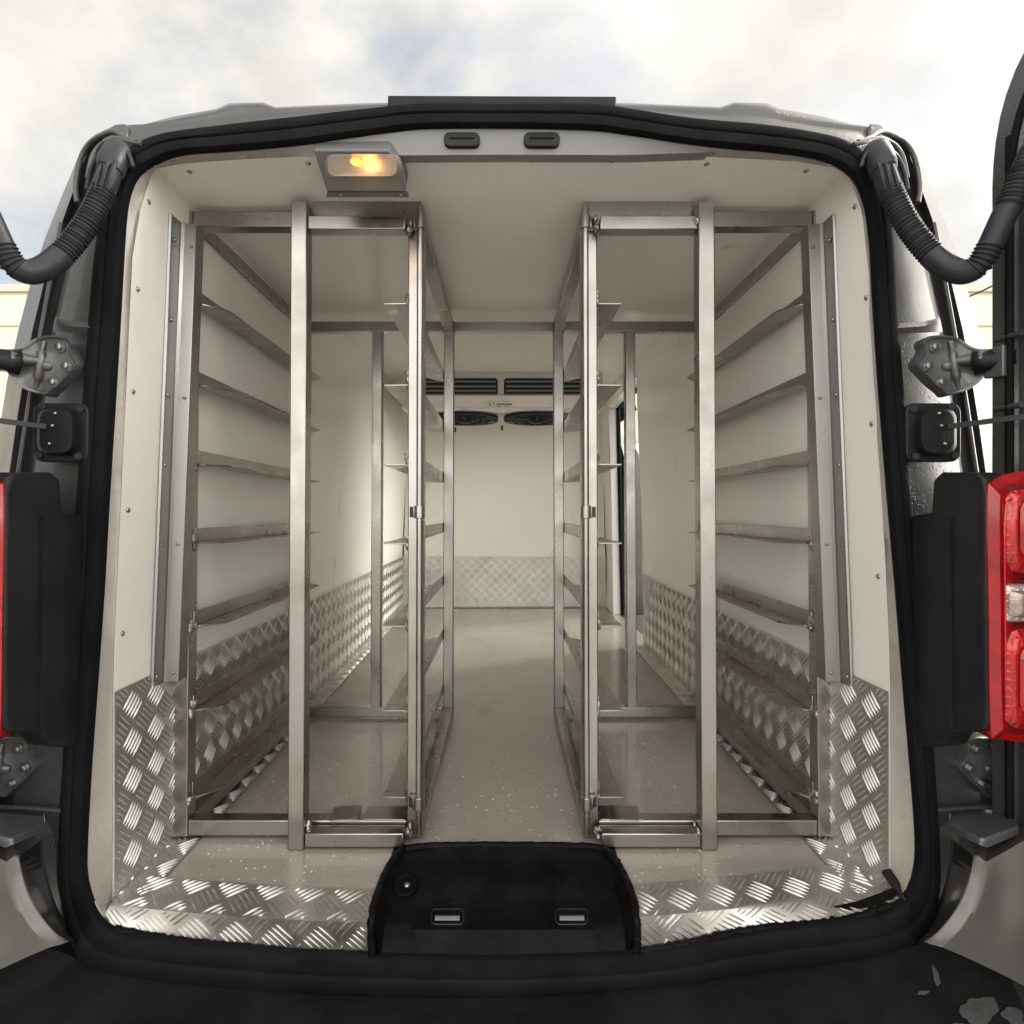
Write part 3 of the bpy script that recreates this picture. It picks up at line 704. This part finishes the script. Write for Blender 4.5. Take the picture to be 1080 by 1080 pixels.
# ---- tail lamps
def tail(mi):
    X = .637
    def S(px, py, dx=0): d = X*F/(px-VX); p = W(px, py, d); p.x += dx; return p
    hs = MB(); out_ = [S(960,543),S(981,541),S(983,506),(S(992,498)),S(1029,498),S(1037,505),S(1040,520),S(1041,762),S(1037,772),S(1003,773),S(996,786),S(962,790)]
    hs.prism(out_, (.04,.006,0))
    ribs = MB(); ribs.prism([S(999,545,-.004),S(1003,545,-.004),S(1005,768,-.004),S(1001,768,-.004)], (.006,0,0))
    base = (hs.mirror() if mi else hs).build('tail_lamp', M['black'], van, bevel=.006, seg=3)
    (ribs.mirror() if mi else ribs).build('housing_rib', M['black'], base)
    sub = []
    def pane(cx, cy, w_, h_, r_, d, dep, scale=.86, bulge=.006):
        q = MB(); a = rrect(cx, cy, w_, h_, r_, d, 6); c_ = sum(a, Vector())/len(a); b2 = [lerp(c_, p, scale)+Vector((0,-bulge,0)) for p in a]; b3 = [lerp(c_, p, scale*.8)+Vector((0,-bulge*1.2,0)) for p in a]
        q.grid([[p+Vector((.01,dep,0)) for p in a], a, b2, b3], closed_u=True); n = len(a); q.f.append(tuple(range(3*n, 4*n))); return q
    q = MB(); a = [W(*t) for t in ((1045,768,.738),(1043,640,.738),(1042,522,.738),(1046,509,.741),(1054,503,.747),(1085,497,.76),(1170,500,.80),(1178,640,.80),(1172,776,.80),(1090,782,.76),(1054,779,.748))]
    a = spline(a, 5, True)
    c_ = W(1095,640,.745)
    n = len(a); q.grid([[p+Vector((.02,.09,0)) for p in a], a, [lerp(c_, p, .90)+Vector((0,-.010,0)) for p in a], [lerp(c_, p, .86)+Vector((0,-.008,0)) for p in a]], closed_u=True); q.f.append(tuple(range(3*n, 4*n))); sub.append((q, 'lamp_lens', 'red'))
    for cy_, hh_ in ((560,98),(636,50),(716,116)): sub.append((pane(1096,cy_,86,hh_,20 if hh_ > 60 else 9,.7375,.008,.97,.001), 'lens_gap', 'redgap'))
    sub.append((pane(1096,560,76,88,18,.736,.01), 'reflector', 'red2')); sub.append((pane(1098,558,44,62,12,.727,.01), 'reflector', 'red'))
    sub.append((pane(1092,636,70,40,6,.735,.01), 'reverse_lens', 'clear')); sub.append((pane(1094,637,58,28,4,.726,.008), 'reverse_lens', 'reflectorw'))
    sub.append((pane(1095,716,76,106,22,.736,.01), 'reflector', 'red2')); sub.append((pane(1100,718,48,78,16,.727,.01), 'reflector', 'red'))
    for k in range(4):
        t = MB(); t.tube(spline([W(1046+5*k,760,.741-.003*k),W(1045+5*k,640,.740-.003*k),W(1045+5*k,530+4*k,.740-.003*k),W(1053+5*k,514+4*k,.742-.003*k),W(1085,506+5*k,.75-.003*k)], 5), .0013, 6); sub.append((t, 'lens_ridge', 'red2'))
    for mbx, nm, m_ in sub: (mbx.mirror() if mi else mbx).build(nm, M[m_], base, smooth=50)
M['redgap'] = mat('red_gap', (.10,.002,.003), .2, coat=.5)
M['reflectorw'] = mat('white_reflector', (.36,.28,.26), .15, .6, bump=.3, bscale=90)
tail(False); tail(True)

# ---- rear doors swung open
def door(mi, ang_, hx, hy):
    d_ = Vector((math.sin(R(ang_)), -math.cos(R(ang_)), 0)); nrm = Vector((d_.y, -d_.x, 0)).normalized()
    if nrm.x > 0: nrm = -nrm
    H = Vector((hx, hy, EYE))
    def D(t, z, n=0): return H+d_*t+Vector((0,0,z))+nrm*n
    outl = [(0,-.72),(0,.50),(.0015,.535),(.005,.568),(.011,.598),(.020,.626),(.034,.654),(.052,.677),(.075,.694),(.105,.706),(.16,.718),(.30,.735),(.64,.745),(.64,-.72)]
    inl = [(.030,-.66),(.030,.47),(.0315,.51),(.035,.54),(.041,.568),(.050,.594),(.063,.618),(.080,.637),(.10,.652),(.13,.663),(.18,.674),(.32,.69),(.60,.70),(.60,-.66)]
    q = MB(); n = len(outl)
    q.grid([[D(t,z,-.05) for t, z in outl],[D(t,z,-.004) for t, z in outl],[D(t+.004*(1 if t < .3 else -1),z,0) for t, z in outl],[D(t,z,0) for t, z in inl],[D(t+(.005 if t < .3 else -.005),z,-.009) for t, z in inl]], closed_u=True)
    q.f.append(tuple(range(len(q.v)-n, len(q.v)))); q.f.append(tuple(range(n)))
    base = (q.mirror() if mi else q).build('rear_door', M['paint'], van, smooth=40)
    s_ = MB(); s_.tube(spline([D(t, z, .001) for t, z in inl], 4), .0055, 10); (s_.mirror() if mi else s_).build('door_weatherstrip', M['rubber'], base, smooth=60)
    p_ = MB(); p_.prism([D(.05,-.62,-.006),D(.05,.05,-.006),D(.056,.07,-.006),D(.08,.08,-.006),D(.58,.08,-.006),D(.58,-.62,-.006)], nrm*.008); (p_.mirror() if mi else p_).build('door_panel', M['black'], base, bevel=.004)
    p_ = MB(); p_.prism([D(.052,.22,-.006),D(.052,.40,-.006),D(.07,.46,-.006),D(.57,.5,-.006),D(.57,.2,-.006),D(.07,.19,-.006)], nrm*.008); (p_.mirror() if mi else p_).build('door_panel', M['black'], base, bevel=.004)
    for z in (.255, .15):
        k = MB(); k.box((0,0,0),(0,0,0)); k = MB(); k.tube([D(.008,z+.008,.000), D(.05,z+.006,.004)], .0045, 8); (k.mirror() if mi else k).build('door_crease', M['paint'], base, smooth=60)
    k = MB(); k.prism([D(.0,.205,.002),D(.0,.248,.002),D(.03,.250,.002),D(.03,.202,.002)], nrm*.010); (k.mirror() if mi else k).build('hinge_bracket', M['hinge'], base, bevel=.002)
door(False, 8, .748, .862); door(True, 12, .785, .862)

# ------------------------------------------------------------------ stainless tray racks
RZ = [.400,.243,.090,-.062,-.222,-.385,-.552]
DF, DR, T = 1.067, 1.70, .030
def rack(s, label):
    cx = -.005
    def X(a, z): return cx+s*a*(1-.016*(z+.6)/1.2)           # very slight lean inwards towards the top
    def P(a, d, z): return Vector((X(a, z), d, EYE+z))
    rk = thing('tray_rack', (cx+s*.39, 1.38, FLOOR), label, 'rack', 'stainless tray racks in the load bay')
    zb, zt = -.622, .578
    AO, AI = .618, .168; AM = .3995
    def part(nm, mb, m_='steel', par=rk, bev=.0022, **k): return mb.build(nm, M[m_], par, bevel=bev, **k)
    for a, d in ((AO,DF+T/2),(AI,DF+T/2),(AO,DR),(AI,DR)):
        q = MB(); q.bar(P(a,d,zb+.0005), P(a,d,zt), T, T, (0,1,0)); part('post', q)
    q = MB(); q.bar(P(AM-.012,DR,zb+T+.0005), P(AM-.012,DR,zt-T-.0005), T, T, (0,1,0)); part('post', q)
    h = T/2
    for z in (zt-h-.002, zb+h+.002):
        q = MB(); q.bar(P(AO-h-.0005,DF+h,z), P(AI+h+.0005,DF+h,z), T-.002, T); part('rail', q)
        q = MB(); q.bar(P(AO-h-.0005,DR,z), P(AI+h+.0005,DR,z), T-.002, T); part('rail', q)
        for a in (AO, AI):
            q = MB(); q.bar(P(a,DF+T+.0005,z), P(a,DR-h-.0005,z), T-.002, T); part('rail', q)
    # top plate behind the gate
    q = MB(); q.prism([P(AM-.035,DF-.003,.548),P(AI-.01,DF-.003,.548),P(AI-.01,DF-.003,.592),P(AM-.035,DF-.003,.592)], (0,.0025,0)); part('top_plate', q, bev=0)
    FW = .048
    for inner in (0, 1):
        for zi, z in enumerate(RZ):
            a0 = AO-h if not inner else AI+h; dr = -1 if not inner else 1
            y0, y1 = DF+.012, DR+h-.004
            q = MB(); th = .003
            if inner: outl = [(0,y0-.004),(FW,y0-.002),(FW,y1-.04),(.012,y1),(0,y1)]
            else: outl = [(0,y0),(.014,y0),(FW-.003,y0+.034),(FW,y0+.045),(FW,y1-.04),(.012,y1),(0,y1)]
            q.prism([P(a0+dr*(o+.0008), y, z) for o, y in outl], (0,0,th))
            q.prism([P(a0+dr*.0008, y0, z+th+.0003), P(a0+dr*.0008, y1, z+th+.0003), P(a0+dr*.0008, y1, z+.030), P(a0+dr*.0008, y0, z+.030)], (s*dr*.003,0,0))
            ro = part('tray_runner', q, bev=.0007)
            wb = MB()
            for k in range(5): wb.ball(P(a0+dr*random.uniform(-.001,.004), DF+random.uniform(.004,.022), z+random.uniform(-.006,.016)), random.uniform(.0055,.0085), (.6,1,1.1), 9, 6, .5)
            wb.build('weld_bead', M['weld'], ro, smooth=70)
    # swing gate hung on a rod at the aisle side
    GB = AM-.0165                                             # vertical bar position
    gd = DF-.004-h
    gt = MB(); gt.bar(P(GB,gd,-.6265), P(GB,gd,.576), T, T, (0,1,0)); gate = part('gate', gt)
    ar = AI+.010
    for z, hh in ((.538,.027),(-.609,.031)):
        q = MB(); q.bar(P(GB-h-.0005,gd+.002,z), P(ar+.006,gd+.002,z), hh, .026); part('gate_rail', q, par=gate)
    q = MB(); q.tube([P(AI-.010,gd+.004,-.605), P(AI-.010,gd+.004,.575)], .0062, 12); part('gate_rod', q, par=gate, bev=0)
    for z in (.545, 0.0, -.548):
        q = MB(); q.tube([P(AI-.010,gd+.004,z-.012), P(AI-.010,gd+.004,z+.012)], .0098, 14); q.bar(P(AI-.004,gd+.004,z), P(AI+.006,gd+.014,z), .012, .02); part('gate_hinge', q, par=gate, bev=.001)
    for a, z in ((GB-h-.003,.542),(GB-h-.003,-.597),(ar,.538),(ar,-.600)):
        q = MB()
        for k in range(5): q.ball(P(a+random.uniform(-.003,.003), gd+random.uniform(-.013,.012), z+random.uniform(-.010,.012)), random.uniform(.004,.0068), (.8,1,1.2), 9, 6, .5)
        q.build('weld_bead', M['weld'], gate, smooth=70)
    # offcut plates left lying on the bottom rail
    q = MB(); pa = .33 if s < 0 else .26
    q.prism([P(pa,DF-.002,-.5905),P(pa-.055,DF-.002,-.590),P(pa-.05,DF+.045,-.586),P(pa+.004,DF+.04,-.587)], (0,0,.003)); part('stop_plate', q, bev=.0006)
    q = MB(); q.prism([P(AI+.02,DF+.001,-.5895),P(AI+.10,DF+.001,-.5895),P(AI+.10,DF+.05,-.5895),P(AI+.02,DF+.05,-.5895)], (0,0,.002)); part('stop_plate', q, bev=.0006)
    return rk
rack(-1, 'stainless steel tray rack on the left of the aisle, under the lit amber lamp')
rack(1, 'stainless steel tray rack on the right of the aisle, nearer the side door opening')
xr = MB(); xr.bar((-.005-.1515,DR-.002,EYE+.560),(-.005+.1505,DR-.002,EYE+.560), .028, .028)
xo = xr.build('cross_rail', M['steel'], bevel=.002); xo['label'] = 'short steel rail bridging the aisle between the tops of the two racks'; xo['category'] = 'rail'

# ------------------------------------------------------------------ evaporator hung from the ceiling
ev = thing('evaporator_unit', (GC, 3.2, EYE+.74), 'wide white refrigeration evaporator with black grilles and two fans, hung from the ceiling', 'refrigeration unit')
EF, EX0, EX1 = 2.9, -.537, .507
zt_, zb_ = EYE+.738, EYE+.535
q = MB(); prf = [(EF,zt_),(EF-.002,zb_+.075),(EF-.012,zb_+.068),(EF,zb_+.01),(EF+.02,zb_),(EF+.55,zb_+.012),(EF+.60,zb_+.04),(EF+.62,zt_+.02)]
q.grid([[Vector((x,y,z)) for y, z in prf] for x in (EX0,EX1)], closed_u=True); n = len(prf); q.f.append(tuple(range(n))); q.f.append(tuple(range(n,2*n)))
q.build('casing', M['evap'], ev, bevel=.003)
for (x0, x1) in ((430,525),(531.5,627)):
    g_ = MB(); g_.prism(rrect((x0+x1)/2,408.5,x1-x0,19.5,3.5,EF-.004), (0,.003,0)); go_ = g_.build('grille', M['dark'], ev)
    for yy in (402.5,407.6,412.2,416.3):
        b2 = MB(); b2.box(W(x0+2,yy+.55,EF-.012), W(x1-2,yy-.55,EF-.0045)); b2.build('slat', M['slat'], go_)
for cx in (-.225,.175):
    f_ = MB(); cy = EF+.235
    ci = [Vector((cx+.185*math.cos(a),cy+.17*math.sin(a),zb_-.004)) for a in (2*math.pi*k/36 for k in range(36))]
    f_.prism(ci, (0,0,-.012)); fo_ = f_.build('fan', M['dark'], ev)
    r_ = MB()
    for rad in (.182,.14,.10,.06):
        c2 = [Vector((cx+rad*math.cos(a),cy+rad*.92*math.sin(a),zb_-.022)) for a in (2*math.pi*k/36 for k in range(37))]; r_.tube(c2, .0032, 6, False)
    for k in range(8):
        a = math.pi*k/4; r_.tube([(cx+.03*math.cos(a),cy+.03*math.sin(a),zb_-.025),(cx+.18*math.cos(a),cy+.165*math.sin(a),zb_-.022)], .003, 6)
    r_.ball((cx,cy,zb_-.02), .05, (1,1,.4)); r_.build('fan_guard', M['black'], fo_)
sk = MB(); sk.prism([W(513.5,422.5,EF-.0155),W(541,422.5,EF-.0155),W(541,429.5,EF-.0095),W(513.5,429.5,EF-.0095)], (0,.004,.001)); sko = sk.build('sticker', M['sticker'], ev)
ik = MB()
def ink(x0,y0,x1,y1):
    f2 = lambda y: EF-.017+.006*(y-422.5)/7
    ik.prism([W(x0,y0,f2(y0)),W(x1,y0,f2(y0)),W(x1,y1,f2(y1)),W(x0,y1,f2(y1))], (0,.0008,0))
ink(516,424.2,516.7,427.8); ink(516,427.2,518,427.9); ink(518.6,424.2,520.6,424.7); ink(520.6,424.6,521.2,427.2)
for a, b in ((523.8,526.2),(526.5,529.6),(530,532.3),(533.2,536.4),(536.7,539.8)): ink(a,425.8,b,426.9)
for a, b in ((523.8,525.6),(526.1,528.2),(532.6,534.6),(535.8,537)): ink(a,428.2,b,428.8)
ik.build('lettering', M['ink'], sko, smooth=0)
dn = MB(); dn.tube([W(529.5,449,EF+.3),W(529.5,454,EF+.3)], .006, 8); dn.tube([W(480,451,EF+.3),W(480,456,EF+.3)], .006, 8); dn.build('drain_pipe', M['dark'], ev)

# ------------------------------------------------------------------ light
SUN_EL, SUN_AZ = R(44), R(66)                # azimuth from +Y (ahead of the van) towards +X
wld = bpy.data.worlds.new('World'); SC.world = wld; wld.use_nodes = True
nt = wld.node_tree; N = nt.nodes; L = nt.links
bg = N['Background']; sky = N.new('ShaderNodeTexSky'); sky.sky_type = 'NISHITA'; sky.sun_disc = False
sky.sun_elevation = SUN_EL; sky.sun_rotation = SUN_AZ; sky.air_density = 1; sky.dust_density = 2
tc = N.new('ShaderNodeTexCoord'); mp = N.new('ShaderNodeMapping'); mp.inputs['Scale'].default_value = (1.1,1.1,1.7); mp.inputs['Location'].default_value = (3.1,.9,1.6); L.new(tc.outputs['Generated'], mp.inputs['Vector'])
nz_ = N.new('ShaderNodeTexNoise'); nz_.inputs['Scale'].default_value = 2.1; nz_.inputs['Detail'].default_value = 9; nz_.inputs['Roughness'].default_value = .55; nz_.inputs['Distortion'].default_value = .5; L.new(mp.outputs['Vector'], nz_.inputs['Vector'])
rp = N.new('ShaderNodeMapRange'); rp.inputs['From Min'].default_value = .36; rp.inputs['From Max'].default_value = .56; L.new(nz_.outputs['Fac'], rp.inputs['Value'])
rp.inputs['To Min'].default_value = .42; rp.inputs['To Max'].default_value = 1
# cloud brightness: boost added out of view, behind and right, to light the bay
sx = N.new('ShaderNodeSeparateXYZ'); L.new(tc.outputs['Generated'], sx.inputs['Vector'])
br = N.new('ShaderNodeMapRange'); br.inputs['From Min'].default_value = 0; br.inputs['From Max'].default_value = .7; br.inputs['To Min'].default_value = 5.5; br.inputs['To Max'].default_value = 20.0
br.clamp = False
def mth(op, a, b):
    n = N.new('ShaderNodeMath'); n.operation = op
    for i, x in enumerate((a, b)):
        if isinstance(x, (int, float)): n.inputs[i].default_value = x
        else: L.new(x, n.inputs[i])
    return n.outputs[0]
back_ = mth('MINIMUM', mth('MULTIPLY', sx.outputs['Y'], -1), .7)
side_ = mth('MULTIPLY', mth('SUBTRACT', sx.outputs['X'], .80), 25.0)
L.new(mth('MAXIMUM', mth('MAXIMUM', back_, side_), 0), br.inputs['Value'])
n2 = N.new('ShaderNodeTexNoise'); n2.inputs['Scale'].default_value = 4.5; n2.inputs['Detail'].default_value = 7; L.new(mp.outputs['Vector'], n2.inputs['Vector'])
r2 = N.new('ShaderNodeMapRange'); r2.inputs['From Min'].default_value = .3; r2.inputs['From Max'].default_value = .7; r2.inputs['To Min'].default_value = .82; r2.inputs['To Max'].default_value = 1.13; L.new(n2.outputs['Fac'], r2.inputs['Value'])
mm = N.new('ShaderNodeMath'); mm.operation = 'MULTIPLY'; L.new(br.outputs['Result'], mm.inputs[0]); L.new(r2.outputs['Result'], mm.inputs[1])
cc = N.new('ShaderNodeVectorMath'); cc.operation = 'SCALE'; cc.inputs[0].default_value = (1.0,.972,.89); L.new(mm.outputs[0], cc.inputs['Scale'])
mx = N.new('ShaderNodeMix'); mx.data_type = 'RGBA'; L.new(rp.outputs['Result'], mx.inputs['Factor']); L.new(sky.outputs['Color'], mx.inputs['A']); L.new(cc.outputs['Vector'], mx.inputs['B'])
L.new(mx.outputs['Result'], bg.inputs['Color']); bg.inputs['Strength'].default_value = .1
sl = bpy.data.lights.new('sun', 'SUN'); sl.energy = 1.5; sl.angle = R(10); sl.color = (1,.95,.86)
so = bpy.data.objects.new('sun', sl); COL.objects.link(so)
sdir = Vector((math.sin(SUN_AZ)*math.cos(SUN_EL), math.cos(SUN_AZ)*math.cos(SUN_EL), math.sin(SUN_EL)))
so.rotation_euler = sdir.to_track_quat('Z', 'Y').to_euler(); so.location = (4,8,9)
pl = bpy.data.lights.new('lamp_glow', 'POINT'); pl.energy = .05; pl.color = (1,.5,.14); pl.shadow_soft_size = .012
po = bpy.data.objects.new('lamp_glow', pl); COL.objects.link(po); po.location = W(384,184,.895)

# ------------------------------------------------------------------ camera
cam = bpy.data.cameras.new('camera'); cam.sensor_width = 36; cam.lens = 36*F/1080; cam.shift_x = (540-VX)/1080; cam.clip_start = .02; cam.clip_end = 3000
co = bpy.data.objects.new('camera', cam); COL.objects.link(co); co.location = (0,0,EYE); co.rotation_euler = (R(90),0,0); SC.camera = co
SC.render.engine = 'CYCLES'; SC.cycles.max_bounces = 10; SC.cycles.diffuse_bounces = 8; SC.cycles.glossy_bounces = 6
SC.cycles.use_denoising = True
SC.render.resolution_x = SC.render.resolution_y = 1024
SC.view_settings.view_transform = 'Standard'; SC.view_settings.look = 'None'; SC.view_settings.exposure = .86; SC.view_settings.gamma = 1
SC.view_settings.use_curve_mapping = False
